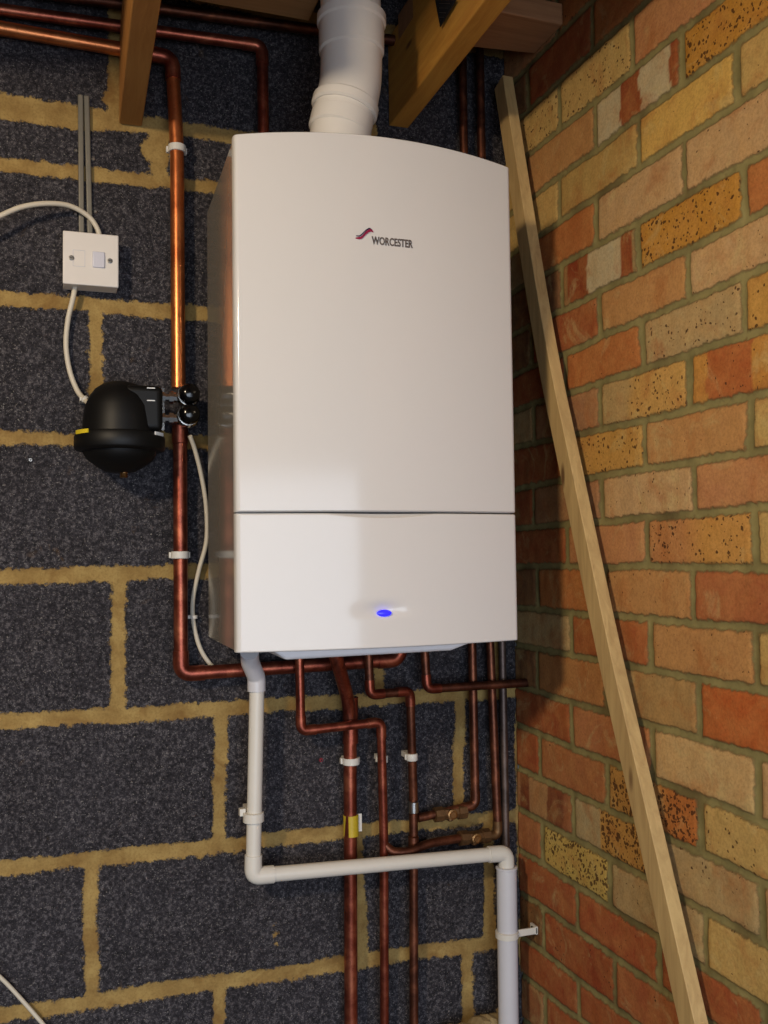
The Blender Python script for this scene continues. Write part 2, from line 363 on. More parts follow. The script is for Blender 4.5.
# per course (from the top): list of bricks from the corner outward: colour, speckle
rows = {
 -1:[(DK,.2),(R,.2),(O,.2),(R,.2)],
 0:[(LY,.7),(LY,.65),(P,.2),(LY,.3),(O,.3)],                     # between Z and A (even)
 1:[(LY,.2),(T_,.1),('band1',.1),(MU,.85),(LY,.2)],
 2:[(LY,.1),((186,156,98),.1),(Yc[:0]+(212,174,98),.35),(LY,.3)],
 3:[(G,.2),(O,.25),(C,.35),(C,.45),(C,.3)],
 4:[(DK,.1),('band2',.2),(MU,.75),(O,.2)],
 5:[(DK,.1),(R,.35),(T_,.3),(C,.45),(LY,.4)],
 6:[(R,.1),(O,.35),(G,.6),(Yc,.6)],
 7:[(G,.2),(MV,.2),('mixG',.65),('mixO',.5),(O,.3)],
 8:[(R,.1),(Yc,.7),(T_,.3),(LY,.2)],
 9:[(R,.2),(MV,.2),(C,.5),(P,.25),(O,.2)],
 10:[(R,.1),(P,.2),('mixP',.7),(LY,.3)],
 11:[(DK,.3),(O,.2),(T_,.45),((172,100,66),.3),(P,.2)],
 12:[(G,.3),((166,92,56),.2),(T_,.45),(LY,.2)],
 13:[(DK,.2),((178,122,78),.3),((172,140,96),.25),((186,96,50),.2),(O,.2)],
 14:[(R,.2),((182,118,82),.3),((202,170,126),.3),(C,.2)],
 15:[(R,.2),((170,108,72),.4),('mixD',1.0),(LY,.6),(LY,.4)],
 16:[('band3',.2),('mixW',1.0),(G,.5),(C,.3)],
 17:[(O[:0]+(168,104,72),.2),((198,172,98),.95),(G,.5),(LY,.4),(LY,.2)],
 18:[(R,.2),((166,84,54),.4),(R,.4),(O,.2)],
 19:[((112,76,50),.6),((152,74,46),.5),((168,94,62),.4),(R,.4),(O,.2)],
 20:[(R,.2),(R,.3),(R,.2),(O,.3)],
 21:[((150,92,66),.2),(R,.3),(O,.2)], 22:[(R,.2),(O,.3),(R,.2)], 23:[(DK,.2),(R,.3),(T_,.2)],
}
ys = np.concatenate([np.arange(0, 1.0, .005), np.arange(1.0, 1.951, .02)]); zs2 = np.concatenate([np.arange(-1.5, -.9, .03), np.arange(-.9, 1.101, .005)])
Yp, Z = np.meshgrid(ys, zs2, indexing='ij')       # Yp = distance from the corner
sdv = np.full(Yp.shape, 1.); colr = np.zeros(Yp.shape+(3,)); spk = np.zeros(Yp.shape)
Zw = Z + (vnoise(Yp, Z, 12, 13)-.5)*.004
allc = [Yc, LY, C, O, R, P, T_, G, MV, MU]
for k in range(len(JZ)-1):
    hi = JZ[k][0]-JZ[k][1]*Yp; lo = JZ[k+1][0]-JZ[k+1][1]*Yp
    inb = (Zw < hi) & (Zw >= lo); row = k-3
    th = .0058
    d = np.minimum(hi-Zw, Zw-lo)-th
    par = (row % 2)                                 # 1: odd joints at .09,.315,.54 ; 0: even at .205,.428,.653
    js = [.088+.2255*i for i in range(10)] if par else [-.02]+[.205+.2245*i for i in range(10)]
    js = [j+random.uniform(-.005, .005) for j in js]
    for j in js: d = np.minimum(d, np.abs(Yp-j+(vnoise(Yp, Z, 14, 21)-.5)*.004)-(.0062+random.uniform(-.001, .0015)))
    edges = [-.2]+js if par else js
    lst = rows.get(row, [])
    for bi in range(len(edges)):
        a = edges[bi]; b2 = edges[bi+1] if bi+1 < len(edges) else 9
        m = inb & (Yp >= a) & (Yp < b2)
        if not m.any(): continue
        if bi < len(lst): c, s_ = lst[bi]
        else: c, s_ = random.choice(allc), random.random()*.7
        u = (Yp[m]-a)/(b2-a)
        wob = (vnoise(Yp[m], Z[m], 40, 31)-.5)*.06; u = u+wob
        cc = np.zeros((m.sum(), 3)); sv = np.full(m.sum(), s_)
        L = lambda q: np.array(s2l(q))
        def bands(bs):
            cc[:] = L(bs[0][1])
            for e_, q in bs[1:]: cc[u > e_] = L(q)
        if c == 'band1': bands([(0, WH), (.33, RD), (.55, WH), (.9, RD)])
        elif c == 'band2': bands([(0, (150,110,76)), (.12, RD), (.36, WH), (.78, RD), (.95, (140,120,86))])
        elif c == 'band3': bands([(0, (160,110,80)), (.15, (120,62,44)), (.33, (172,130,94)), (.62, (124,66,48)), (.85, (150,90,66))])
        elif c == 'mixG': w = sstep(u, .3, .45)[:,None]; cc[:] = L((182,156,112))*(1-w)+L((200,158,94))*w; sv = np.where(u > .35, .7, .5)
        elif c == 'mixO': w = (np.abs(u-.35) < .2)[:,None]; cc[:] = np.where(w, L((176,98,56)), L((196,140,70)))
        elif c == 'mixP': w = sstep(u, .35, .6)[:,None]; cc[:] = L((186,128,84))*(1-w)+L((200,148,82))*w
        elif c == 'mixD': w = sstep(u, .4, .8)[:,None]; cc[:] = L((188,140,78))*(1-w)+L((182,108,56))*w
        elif c == 'mixW': w = (u > .36)[:,None]; cc[:] = np.where(w, L((190,142,76)), L((176,158,124))); sv = np.where(u > .36, 1., .1)
        else: cc[:] = L(c)
        colr[m] = cc; spk[m] = sv
    sdv[inb] = d[inb]
dp = .003*sstep(sdv, -.003, .003) + (vnoise(Yp, Z, 60, 15)-.5)*.0016
wall_right = grid_mesh('wall_right', ys, zs2, lambda a, b_, d: np.stack([-d, -a, b_], -1), sdv, dp, 'brick', {'col': ('c', colr), 'speck': ('f', spk)}, (0,0,0), .1)

# the rest of the garage
b = MB(); b.box((-3.1, -2.5, -1.6), (.1, .1, -1.5)); struct(b.build('floor', 'floor'))
b = MB(); b.box((-3.1, -2.5, 1.1), (.1, .1, 1.15)); struct(b.build('ceiling', 'felt'))
b = MB(); b.box((-3.1, -2.5, -1.5), (-3.0, .1, 1.1)); struct(b.build('wall_left', 'plaster'))
b = MB(); b.box((-3.0, -2.4, -1.5), (-1.85, -2.3, 1.1)); b.box((-1.85, -2.4, .32), (.1, -2.3, 1.1)); struct(b.build('wall_front', 'plaster'))
b = MB(); b.box((0, -2.3, -1.5), (.1, -1.95, 1.1)); struct(b.build('wall_right_return', 'plaster'))

# ---------------------------------------------------------------- timbers
def joist(x0, x1, z0, z1, y1, mat, label, yaw=0., y0=-.003):
    o = thing('ceiling_joist', ((x0+x1)/2, y0, z0), label, 'joist', 'ceiling joists running out from the block wall')
    b = MB(); w = x1-x0; c = (x0+x1)/2; dy = y1-y0; s = yaw
    b.hexa([(c-w/2, y0, z0), (c+w/2, y0, z0), (c+w/2+s, y1, z0), (c-w/2+s, y1, z0), (c-w/2, y0, z1), (c+w/2, y0, z1), (c+w/2+s, y1, z1), (c-w/2+s, y1, z1)])
    b.build('timber', mat, o, bevel=.0025); return o
jl = joist(-.724, -.687, .757, .905, -.62, 'joist_l', 'narrow yellow pine joist at the upper left, just right of the grey cable capping', -.012)
jr = joist(-.243, -.205, .821, .985, -2.25, 'joist', 'knotty yellow joist beside the flue, with a dark label stuck on its side', -.01)
b = MB()
A = [at_x(436, 0, -.249), at_x(457, 0, -.249), at_x(441, 27, -.249)]
pz = [Vector((-.2493, p.y, p.z)) for p in A]
for s_ in (0,): b.add([(v_.x-.0, v_.y, v_.z) for v_ in pz]+[(v_.x-.0015, v_.y, v_.z) for v_ in pz], [(0,1,2),(5,4,3),(0,3,4,1),(1,4,5,2),(2,5,3,0)])
st = b.build('timber_label', 'stamp', jr); st['label'] = 'dark blue printed label on the joist side'
b = MB()
for k in range(4):
    f0 = .12+.17*k; a_ = pz[0].lerp(pz[2], f0); c_ = pz[1].lerp(pz[2], f0); a_, c_ = a_.lerp(c_, .2), a_.lerp(c_, .8); g_ = (pz[2]-pz[0])*.03
    b.add([(a_.x-.0018, a_.y, a_.z), (c_.x-.0018, c_.y, c_.z), (c_.x-.0018, c_.y+g_.y, c_.z+g_.z), (a_.x-.0018, a_.y+g_.y, a_.z+g_.z)], [(0, 1, 2, 3)])
b.build('label_stripes', 'steel', st)
joist(-1.13, -1.09, .81, .95, -2.25, 'joist_l', 'added unseen joist left of the narrow yellow one, shading the loft from the bulb')  # unseen joist added to block bulb light above the joist undersides
joist(-1.53, -1.49, .81, .95, -2.25, 'joist_l', 'added unseen joist furthest left, shading the loft from the bulb')  # second added blocker out of view, keeps the upper wall and flue dark
o = thing('loft_board', (-.8, -.4, .9055), 'wide brown loft board lying across the joists left of the white flue', 'board')
MB().box((-1.6, -.75, .9065), (-.432, -.147, .926)).build('board', 'board', o, bevel=.002)
c = [at_z(x_, y_, .93) for x_, y_ in [(503, 12), (565, 25), (542, 65), (470, 52)]]
o = thing('timber_noggin', (-.1, -.16, .93), 'short rough brown timber fixed between the knotty joist and the brick wall', 'timber')
b = MB(); q = [(-.1985, c[0].y, .93), (-.006, c[1].y, .93), (-.006, c[1].y+.10, .93), (-.1985, c[0].y+.125, .93)]
b.hexa(q + [(x_, y_, .968) for x_, y_, z_ in q]); b.build('timber', 'noggin', o, bevel=.003)
o = thing('timber_offcut', (-.28, -.12, .95), 'small brown timber offcut tucked beside the knotty joist behind the flue', 'timber')
c1 = at_z(398, 42, .95); c2 = at_z(414, 40, .95)
MB().box((c1.x, c1.y, .95), (c1.x+.042, c1.y-.32, 1.0)).build('timber', 'noggin', o, bevel=.003)
# dark wall plate resting on the joists, along the block wall
o = thing('leaning_batten', at_x(692, 1024, -.03), 'long pale pine batten leaning against the brick wall right of the boiler', 'batten')
Lp = [at_x(x_, y_, -.043) for x_, y_ in ((499, 120), (523.6, 280), (540.5, 379), (558, 465), (597.8, 660), (638, 840), (678.7, 1024))]
Lp = [Lp[0] + (Lp[0]-Lp[1]).normalized()*.07] + Lp
d = (Lp[-1]-Lp[-2]).normalized(); Lp.append(Lp[-1] + d*((-1.499-Lp[-1].z)/d.z))
path = spline(Lp, 4); ve = []
for k, q in enumerate(path):
    d = (path[min(k+1, len(path)-1)]-path[max(k-1, 0)]).normalized(); n_ = Vector((0, -d.z, d.y))
    if n_.y < 0: n_ = -n_
    t_, w_ = .037, .021
    ve += [q-n_*t_, q+Vector((w_, 0, 0))-n_*t_, q+Vector((w_, 0, 0)), q]
n = len(path); b = MB()
b.add(ve, [(k*4+m, k*4+(m+1) % 4, k*4+4+(m+1) % 4, k*4+4+m) for k in range(n-1) for m in range(4)] + [(3, 2, 1, 0), (4*n-4, 4*n-3, 4*n-2, 4*n-1)])
b.build('timber', 'pine', o, bevel=.0012)

# ---------------------------------------------------------------- boiler
YE, BUL = -.33, .024
XL, XR = -.590, -.163; ZB, ZS, ZT = -.1025, .0885, .617
YB = -.075
boil = thing('combi_boiler', ((XL+XR)/2, YB, ZB), 'tall white gloss boiler with a maker badge hung on the block wall', 'boiler')
def yfront(u): return YE - BUL*(1-(2*u-1)**2)
def ztop(u): return ZT + .006*u + .012*(1-(2*u-1)**2)
def panel(name, z0, z1, extra=None):
    us = np.unique(np.concatenate([np.linspace(0, .02, 8), np.linspace(.02, .98, 61), np.linspace(.98, 1, 8)]))
    vs_ = np.unique(np.concatenate([np.linspace(0, .015, 6), np.linspace(.015, .92, 70), np.linspace(.925, .985, 22), np.linspace(.985, 1, 6)]))
    r = .004; ve = []; fa = []
    for u in us:
        x = XL+(XR-XL)*u; zt = z1(u) if callable(z1) else z1
        for v_ in vs_:
            z = z0+(zt-z0)*v_
            dx = min(x-XL, XR-x); dz = min(z-z0, zt-z); y = yfront(u)
            for dd, rr in ((dx, .006), (dz, .0025)):
                if dd < rr: y += rr-math.sqrt(max(0, rr*rr-(rr-dd)**2))
            if extra: y += extra(x, z)
            ve.append((x, y, z))
    nu, nv = len(us), len(vs_)
    for i in range(nu-1):
        for j in range(nv-1): fa.append((i*nv+j, (i+1)*nv+j, (i+1)*nv+j+1, i*nv+j+1))
    b = MB(); b.add(ve, fa, True)
    loop = [(i, 0) for i in range(nu)] + [(nu-1, j) for j in range(1, nv)] + [(i, nv-1) for i in range(nu-2, -1, -1)] + [(0, j) for j in range(nv-2, 0, -1)]
    fr = [ve[i*nv+j] for i, j in loop]; bk = [(x, YE+.018, z) for x, y, z in fr]; n = len(fr)
    b.add(fr+bk, [(k, (k+1) % n, n+(k+1) % n, n+k) for k in range(n)], True); b.add(bk, [tuple(range(n))])
    return b.build(name, 'panel', boil)
ind = at(384.5, 613, YE-BUL)
def dimple(x, z):
    ax = (x-ind.x)/.034; az = (z-ind.z)
    e = math.exp(-ax*ax*1.6)
    y = .0062*e*math.exp(-((az-.004)/.010)**2)*(1 if az > -.002 else math.exp(-((az+.002)/.004)**2))
    gx = (x-at(384, 514, YE-BUL).x)/.085; 
    if abs(gx) < 1 and z > ZS-.012: 
        dep = (1-gx*gx); t = (ZS-.0012-z)/(.0070*dep+1e-6)
        if t < 1: y += .011*dep*(1-max(t, 0))
    return y
panel('upper_panel', ZS+.0012, ztop)
panel('lower_panel', ZB, ZS-.0012, dimple)
# casing behind the panels
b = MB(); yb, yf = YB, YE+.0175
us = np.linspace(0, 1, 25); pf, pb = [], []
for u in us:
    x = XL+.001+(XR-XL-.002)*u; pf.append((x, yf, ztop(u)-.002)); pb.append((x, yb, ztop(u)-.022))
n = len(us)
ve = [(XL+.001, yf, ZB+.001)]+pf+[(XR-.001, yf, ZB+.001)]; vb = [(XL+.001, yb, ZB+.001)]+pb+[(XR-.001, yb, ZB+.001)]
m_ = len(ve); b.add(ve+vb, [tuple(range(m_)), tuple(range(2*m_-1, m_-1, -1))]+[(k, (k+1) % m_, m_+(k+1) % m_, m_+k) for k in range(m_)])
cs_ = b.build('casing', 'side', boil, bevel=.002); cs_['label'] = 'glossy side casing toned darker than the front'
b = MB(); b.box((XL+.05, -.002-.003, .0), (XL+.10, YB+.001, .5)); b.box((XR-.10, -.005, .0), (XR-.05, YB+.001, .5)); b.box((XL+.05, -.012, .44), (XR-.05, -.005, .52)); b.build('wall_frame', 'dark', boil)
# drip tray under the casing
b = MB(); x0, x1 = at(268, 650, -.30).x, at(470, 650, -.30).x; zb = ZB+.0015; zd = ZB-.0135
b.hexa([(x0+.02, -.322, zd), (x1-.04, -.322, zd+.002), (x1-.04, -.16, zd+.002), (x0+.02, -.16, zd), (x0, -.325, zb), (x1, -.325, zb), (x1, -.15, zb), (x0, -.15, zb)])
b.build('drip_tray', 'tray', boil, bevel=.004)
b = MB(); b.lathe((ind.x, YE-BUL+.0015, ind.z-.0005), (0, -1, 0), [(-.002, .0105), (.0018, .0105), (.0028, .008), (.0032, .0)], 28)
o = b.build('indicator_light', 'led', boil)
for v_ in o.data.vertices: v_.co.z = (ind.z-boil.location.z) + (v_.co.z-(ind.z-boil.location.z))*.45
o['label'] = 'glowing blue oval indicator'
# badge
def surf(px, py):
    q = at(px, py, YE-BUL); 
    for _ in range(3): q = at(px, py, yfront((q.x-XL)/(XR-XL)))
    return q
ba, bb_ = surf(371.5, 240.5), surf(412.5, 244.5)
tc = bpy.data.curves.new('badge_text', 'FONT'); tc.body = 'WORCESTER'; tc.size = 1; tc.extrude = .04; tc.offset = .022; tc.resolution_u = 3
to = bpy.data.objects.new('badge_text', tc); COL.objects.link(to)
bpy.context.view_layer.update()
me = bpy.data.meshes.new_from_object(to.evaluated_get(bpy.context.evaluated_depsgraph_get())); bpy.data.objects.remove(to)
co = np.array([v_.co[:] for v_ in me.vertices]); mx = co.max(0); mi = co.min(0)
wd = (bb_-ba).length; sx = wd/(mx[0]-mi[0]); sz = .0118/(mx[1]-mi[1]); dr = (bb_-ba).normalized(); up = Vector((0, 0, 1))
for v_ in me.vertices:
    x_, y_, z_ = v_.co; q = ba + dr*((x_-mi[0])*sx) + up*((y_-mi[1])*sz - .0056); v_.co = Vector((q.x, q.y-.0004-(z_+.04)*.012, q.z)) - boil.location
me.materials.append(M['silver']); o = bpy.data.objects.new('badge_lettering', me); COL.objects.link(o); o.parent = boil; o['label'] = 'silver raised lettering'
def ribbon(name, pts, w, mat):
    b = MB(); P_ = spline([surf(*p) for p in pts], 6); n = len(P_); ve = []
    for i, q in enumerate(P_):
        ww = w*(.35+.65*math.sin(math.pi*min(1, max(0, i/(n-1)))))
        ve += [(q.x, q.y-.0003, q.z-ww), (q.x, q.y-.0003, q.z+ww), (q.x, q.y-.0016, q.z+ww), (q.x, q.y-.0016, q.z-ww)]
    fa = [(i*4+k, i*4+(k+1) % 4, i*4+4+(k+1) % 4, i*4+4+k) for i in range(n-1) for k in range(4)]+[(0,1,2,3), (4*n-1, 4*n-2, 4*n-3, 4*n-4)]
    b.add(ve, fa); return b.build(name, mat, boil)
ribbon('badge_swoosh', [(355.5, 238.3), (361, 237.8), (366, 233), (370, 230.7), (373, 232)], .0022, 'logo_red')
ribbon('badge_swoosh', [(355.8, 236), (360, 235.8), (365, 231.2), (369, 228.8), (372, 230.2)], .0011, 'logo_blue')

# ---------------------------------------------------------------- flue
YF = -.23
fl = thing('boiler_flue', at(341, 134, YF), 'fat white boiler flue rising from the boiler top towards the loft', 'flue')
k_ = (YF-CAM.y)/math.cos(YAW)/F
ax = [at(338, 150, YF), at(344, 112, YF), at(350, 86, YF), at(351.5, 55, YF), at(351.5, 25, YF), at(348.5, -45, YF), at(350, -120, YF)]
ax[-1] = Vector((ax[-2].x-.004, YF, 1.095)); 
rr = .0475
MB().tube(fillet([ax[0], ax[1], ax[2]], .03), [rr]*9, 40).build('lower_pipe', 'flue', fl)
MB().tube(spline([ax[1], ax[2], ax[3], ax[4]], 8), rr*1.02, 40).build('elbow', 'flue', fl)
def ring(name, p, d, r, h, parent, mat, seg=40):
    d = Vector(d).normalized(); e = min(.003, h*.25)
    return MB().lathe(Vector(p)-d*h/2, d, [(0, r-e), (e, r), (h-e, r), (h, r-e)], seg).build(name, mat, parent)
dl = (ax[2]-ax[1]).normalized()
ring('collar', ax[1]+dl*.008, dl, rr+.0050, .018, fl, 'flue')
ring('collar', ax[1]-dl*.022, dl, rr+.0015, .030, fl, 'flue')
du = (ax[4]-ax[3]).normalized()
ring('collar', ax[4]+du*.006, du, rr+.0070, .018, fl, 'flue')
ring('socket', ax[4]-du*.022, du, rr+.004, .052, fl, 'flue')
MB().tube([ax[4], ax[5], ax[6]], rr, 40).build('upper_pipe', 'flue', fl)

# ---------------------------------------------------------------- copper pipework
R22, R15 = .0115, .0078
def pipe(name, pts, r, mat, label, cat='pipe', R=.02, fittings=(), group=None, fmat=None, frad=1.14):
    path = fillet(pts, R); o = MB().tube(path, r, 20).build(name, mat, None, org=pts[0]); tag(o, label, cat, group)
    for (i, side) in fittings:      # elbows: fitting sockets either side of corner i
        p = Vector(pts[i]); a = (Vector(pts[i-1])-p); c = (Vector(pts[i+1])-p)
        e1 = p + a.normalized()*min(r*2.6+R*.4, a.length*.9); e2 = p + c.normalized()*min(r*2.6+R*.4, c.length*.9)
        MB().tube(fillet([e1, p, e2], R), r*frad, 20).build('elbow', fmat or mat, o)
    return o
def clip(px, py, Y, r, label, w=.012, axis='z', mat='clip', r2=None, wall=-.003):
    p = at(px, py, Y); o = thing('pipe_clip', (p.x, wall, p.z), label, 'clip', 'white plastic pipe clips')
    d = Vector((0, 0, 1)) if axis == 'z' else Vector((1, 0, 0))
    MB().lathe(p-d*w/2, d, [(0, r*1.2), (.001, r*1.28), (w-.001, r*1.28), (w, r*1.2)], 28).build('ring', mat, o)
    b = MB(); b.box((p.x-r*1.5, Y+r*.3, p.z-w*.42), (p.x+r*1.5, Y+r*1.0, p.z+w*.42)); b.box((p.x-r*.8, Y+r, p.z-w*.4), (p.x+r*.8, wall, p.z+w*.4)); b.build('base', mat, o, bevel=.001)
    return o
YP = -.032
pp = lambda L, Y=YP: [at(x, y, Y) for x, y in L]
zc = lambda p, z: Vector((p.x, p.y, z))
pipe('copper_pipe', pp([(-70, 16), (172, 58), (177, 150), (178.5, 388)]), R22, 'copper', 'thick copper pipe coming from the upper left and dropping to the black filter', R=.02, fittings=[(1, 0)], fmat='copper_red')
lowp = pipe('copper_pipe', pp([(180, 432), (181, 674), (398, 660)])+[Vector(at(403, 640, YP))*1.0], R22, 'copper_red', 'thick copper pipe running down from the filter and turning right beneath the boiler', R=.02, fittings=[(1, 0), (2, 0)])
pipe('copper_pipe', [at(-70, 0, -.036), at(262, 46, -.036), at(264.5, 190, -.036)], R15*1.25, 'copper_red', 'copper pipe along the wall top that turns down behind the boiler', R=.02, fittings=[(1, 0)])
pipe('copper_pipe', [at(-70, -22, -.036), at(420, 44, -.036)], R15*1.2, 'copper_old', 'dull copper pipe running highest along the block wall under the ceiling')
# below the boiler
top_of = lambda p: Vector((p.x, p.y, -.085))
def under(px, py, Y): q = at(px, py, Y); return q
gas = pipe('copper_pipe', [at(331, 640, -.10), at(338, 664, -.092), at(350, 706, -.034), at(351, 1024, YP), Vector((at(351, 1024, YP).x, YP, -1.49))], R22, 'copper_red', 'thick copper gas pipe with yellow tape running down under the boiler', R=.04)
p = at(350.5, 743, YP); q = at(350.5, 697, YP)
MB().tube([q, p], R22*1.17, 20).build('coupling', 'copper_red', gas)
p = at(351, 825, YP); MB().lathe(p-Vector((0,0,.018)), (0,0,1), [(0, R22*1.0), (.0001, R22*1.16), (.0355, R22*1.16), (.036, R22*1.0)], 24).build('yellow_tape', 'tape', gas)['label'] = 'yellow pipe marking tape'
MB().box((p.x+.010, YP-.002, p.z-.012), (p.x+.019, YP-.0005, p.z+.018)).build('tape_tail', 'clip', gas)
YQ = -.055
bpts = [at(299, 640, YQ), at(301, 731, YQ), at(381, 722, YQ), at(384, 845, -.044), at(384.5, 1024, -.03), Vector((at(384.5, 1024, -.03).x, -.03, -1.49))]
pipe('copper_pipe', bpts, R15, 'copper_red', 'slim copper pipe that drops, steps right in front of the gas pipe and goes down', R=.014, fittings=[(1, 0), (2, 0)])
cpts = [at(368, 640, -.056), at(370, 695, -.056), at(410, 691, -.050), at(413.5, 800, -.030), at(414, 1024, -.03), Vector((at(414, 1024, -.03).x, -.03, -1.49))]
cp = pipe('copper_pipe', cpts, R15, 'copper_old', 'slim brown copper pipe stepping right below the boiler then falling past the upper valve', R=.014, fittings=[(1, 0), (2, 0)], fmat='copper_red')
for y_ in (807, 842):
    q = at(413.5, y_, -.035); MB().lathe(q-Vector((0,0,.010)), (0,0,1), [(0, R15*1.05), (.001, R15*1.2), (.019, R15*1.2), (.02, R15*1.05)], 20).build('coupling', 'steel' if y_ < 820 else 'copper_old', cp)
dpt = [at(424, 640, -.0452), at(427, 689, -.0452)]; e_ = at_x(519, 685, -.004)
dpt.append(Vector((-.0015, -.0452, dpt[1].z+.000)))
pipe('copper_pipe', dpt, R15, 'copper_old', 'short copper pipe under the boiler that turns right into the brick wall', R=.014, fittings=[(1, 0)], fmat='copper_red')
q1 = at(475.5, 805, -.028)
ept = [Vector((at(472, 640, -.028).x, -.028, 1.05)), at(472, 640, -.028), q1, at(418, 818, -.028)]
ep = pipe('copper_pipe', ept, R15, 'copper_old', 'brown copper pipe from above the boiler elbowing left to the upper brass valve', R=.014, fittings=[(2, 0)])
q2 = at(498, 835, -.028)
fpt = [Vector((at(490, 640, -.028).x, -.028, 1.05)), at(490, 640, -.028), q2, at(462, 838, -.034), at(430, 843, -.044), at(408, 852, -.0502), at(392, 852, -.048), at(385, 845, -.044)]
fp = pipe('copper_pipe', fpt, R15, 'copper_old', 'brown copper pipe nearest the corner that bends left through the lower brass valve', R=.014, fittings=[(2, 0)], fmat='old_brass')
g0 = at(503, 690, -.024)
pipe('grey_pipe', [Vector((g0.x-.002, -.024, .60)), g0, Vector((at(506, 846, -.024).x, -.024, -1.49))], R15*.9, 'pipe_grey', 'thin grey tarnished pipe running down tight in the corner of the walls')
def valve(a, b_, label):
    a = Vector(a); b_ = Vector(b_); d = (b_-a).normalized(); L_ = (b_-a).length
    o = thing('brass_valve', (a+b_)/2, label, 'valve', 'brass isolation valves')
    m = .012
    MB().lathe(a, d, [(0, .011), (.001, .0135), (L_*.26, .0135), (L_*.28, .0112), (L_*.72, .0112), (L_*.74, .0135), (L_-.001, .0135), (L_, .011)], 8).build('body', 'old_brass', o)
    c_ = (a+b_)/2; MB().lathe(c_, (0, -1, 0), [(0, .009), (.0125, .009), (.013, .006), (.0150, .0055)], 16).build('screw_head', 'brass', o)
    MB().lathe(c_, (0, 0, -1), [(0, .006), (.012, .006), (.014, .004)], 12).build('spindle', 'old_brass', o)
valve(at(434, 815, -.028), at(466, 811, -.028), 'upper of the two tarnished brass valves low in the corner')
valve(at(459, 838.5, -.0345), at(489, 835.5, -.0295), 'lower of the two tarnished brass valves, just above the white pipe')

clip(177, 149, YP, R22, 'white clip high on the thick copper pipe, above the black filter')
clip(180, 555, YP, R22, 'white clip on the thick copper pipe beside the looping white cable')
clip(351, 761, YP, R22, 'white clip on the gas pipe just above its yellow tape')
clip(382.5, 759, -.032, R15*.95, 'white clip mostly hidden behind the slim copper pipe next to the gas pipe')
clip(412, 757, -.042, R15, 'white clip on the slim brown pipe right of the gas pipe')

# ---------------------------------------------------------------- white condensate pipe
YW = -.066
co_ = thing('condensate_pipe', at(253, 657, YW), 'slim white plastic pipe dropping from the boiler then running right to the corner', 'pipe')
RW = .0122
wp = [at(249.5, 652, -.11), at(257, 684, YW), at(253, 876, YW), at(506, 853, YW), at(507.5, 905, YW)]
MB().tube(fillet([wp[1], wp[2], wp[3], wp[4]], .006), RW, 24).build('pipe', 'pvc', co_)
MB().tube(fillet([wp[0], at(250, 662, -.09), at(256.5, 677, YW), at(256.5, 691, YW)], .008), RW*1.22, 24).build('bent_socket', 'pvc_grey', co_)
def elbow2(i, name='elbow'):
    p = Vector(wp[i]); a = (Vector(wp[i-1])-p).normalized(); c = (Vector(wp[i+1])-p).normalized()
    MB().tube(fillet([p+a*.034, p, p+c*.034], .012), RW*1.16, 24).build(name, 'pvc', co_)
elbow2(2); elbow2(3)
o = tag(MB().tube([at(506.5, 868, YW), at(508.5, 1024, YW), Vector((at(508.5, 1024, YW).x, YW, -1.49))], .0180, 28).build('waste_pipe', 'pvc_grey', None, org=at(506.5, 868, YW)), 'fatter white waste pipe standing in the corner with the slim pipe dropping into it', 'pipe')
MB().lathe(at(506.5, 869, YW), (0, 0, 1), [(0, .0180), (.001, .0194), (.004, .0194), (.005, .0150), (.0001, .0150)], 28).build('rim', 'pvc_grey', o)
# clips of the white pipes
p = at(253.5, 817, YW); o = thing('pipe_clip', (p.x, -.003, p.z), 'white clip holding the slim white pipe halfway down its drop', 'clip', 'white plastic pipe clips')
MB().lathe(p-Vector((0,0,.008)), (0,0,1), [(0, RW*1.15), (.001, RW*1.4), (.015, RW*1.4), (.016, RW*1.15)], 24).build('ring', 'pvc', o)
b = MB(); b.box((p.x-.006, YW+RW, p.z-.007), (p.x+.006, -.003, p.z+.007)); b.box((p.x-.022, YW+.002, p.z+.002), (p.x-.012, YW+.014, p.z+.014)); b.build('base', 'pvc', o, bevel=.001)
p = at(507, 934, YW); o = thing('pipe_clip', p, 'white saddle clip with a screw tab fixing the waste pipe to the brick wall', 'clip', 'white plastic pipe clips')
MB().lathe(p-Vector((0,0,.006)), (0,0,1), [(0, .0180), (.001, .0208), (.011, .0208), (.012, .0180)], 28).build('ring', 'pvc', o)
b = MB(); b.box((p.x+.012, YW-.006, p.z-.006), (-.004, YW-.002, p.z+.006)); b.box((-.008, YW-.006, p.z-.007), (-.003, YW+.016, p.z+.007)); b.build('tab', 'pvc', o, bevel=.001)
MB().lathe((-.0078, YW+.007, p.z), (-1, 0, 0), [(0, .004), (.001, .004), (.002, .002)], 12).build('screw', 'dark', o)

# ---------------------------------------------------------------- magnetic filter
YM = -.088
fc = at(120, 433, YM); s_ = (at(130, 433, YM)-at(120, 433, YM)).x/10
flt = thing('magnetic_filter', fc, 'black domed magnetic filter with chrome valves on the left copper pipe', 'filter')
H = lambda py: (at(120, py, YM).z-fc.z)
prof = [(H(381.5), 1*s_), (H(382), 8*s_), (H(384.5), 17*s_), (H(390), 25*s_), (H(398), 31*s_), (H(408), 35*s_), (H(420), 36.5*s_), (H(434), 38*s_)]
MB().lathe(fc, (0,0,1), prof[::-1], 48).build('dome', 'black', flt)
prof = [(H(452), 40*s_), (H(451), 44*s_), (H(449), 45.5*s_), (H(438), 45.5*s_), (H(435), 44*s_), (H(433.5), 38*s_)]
MB().lathe(fc, (0,0,1), prof, 48).build('flange', 'black', flt)
prof = [(H(473), 8*s_), (H(471.5), 16*s_), (H(467), 24*s_), (H(461), 33*s_), (H(455), 37*s_), (H(451), 38*s_)]
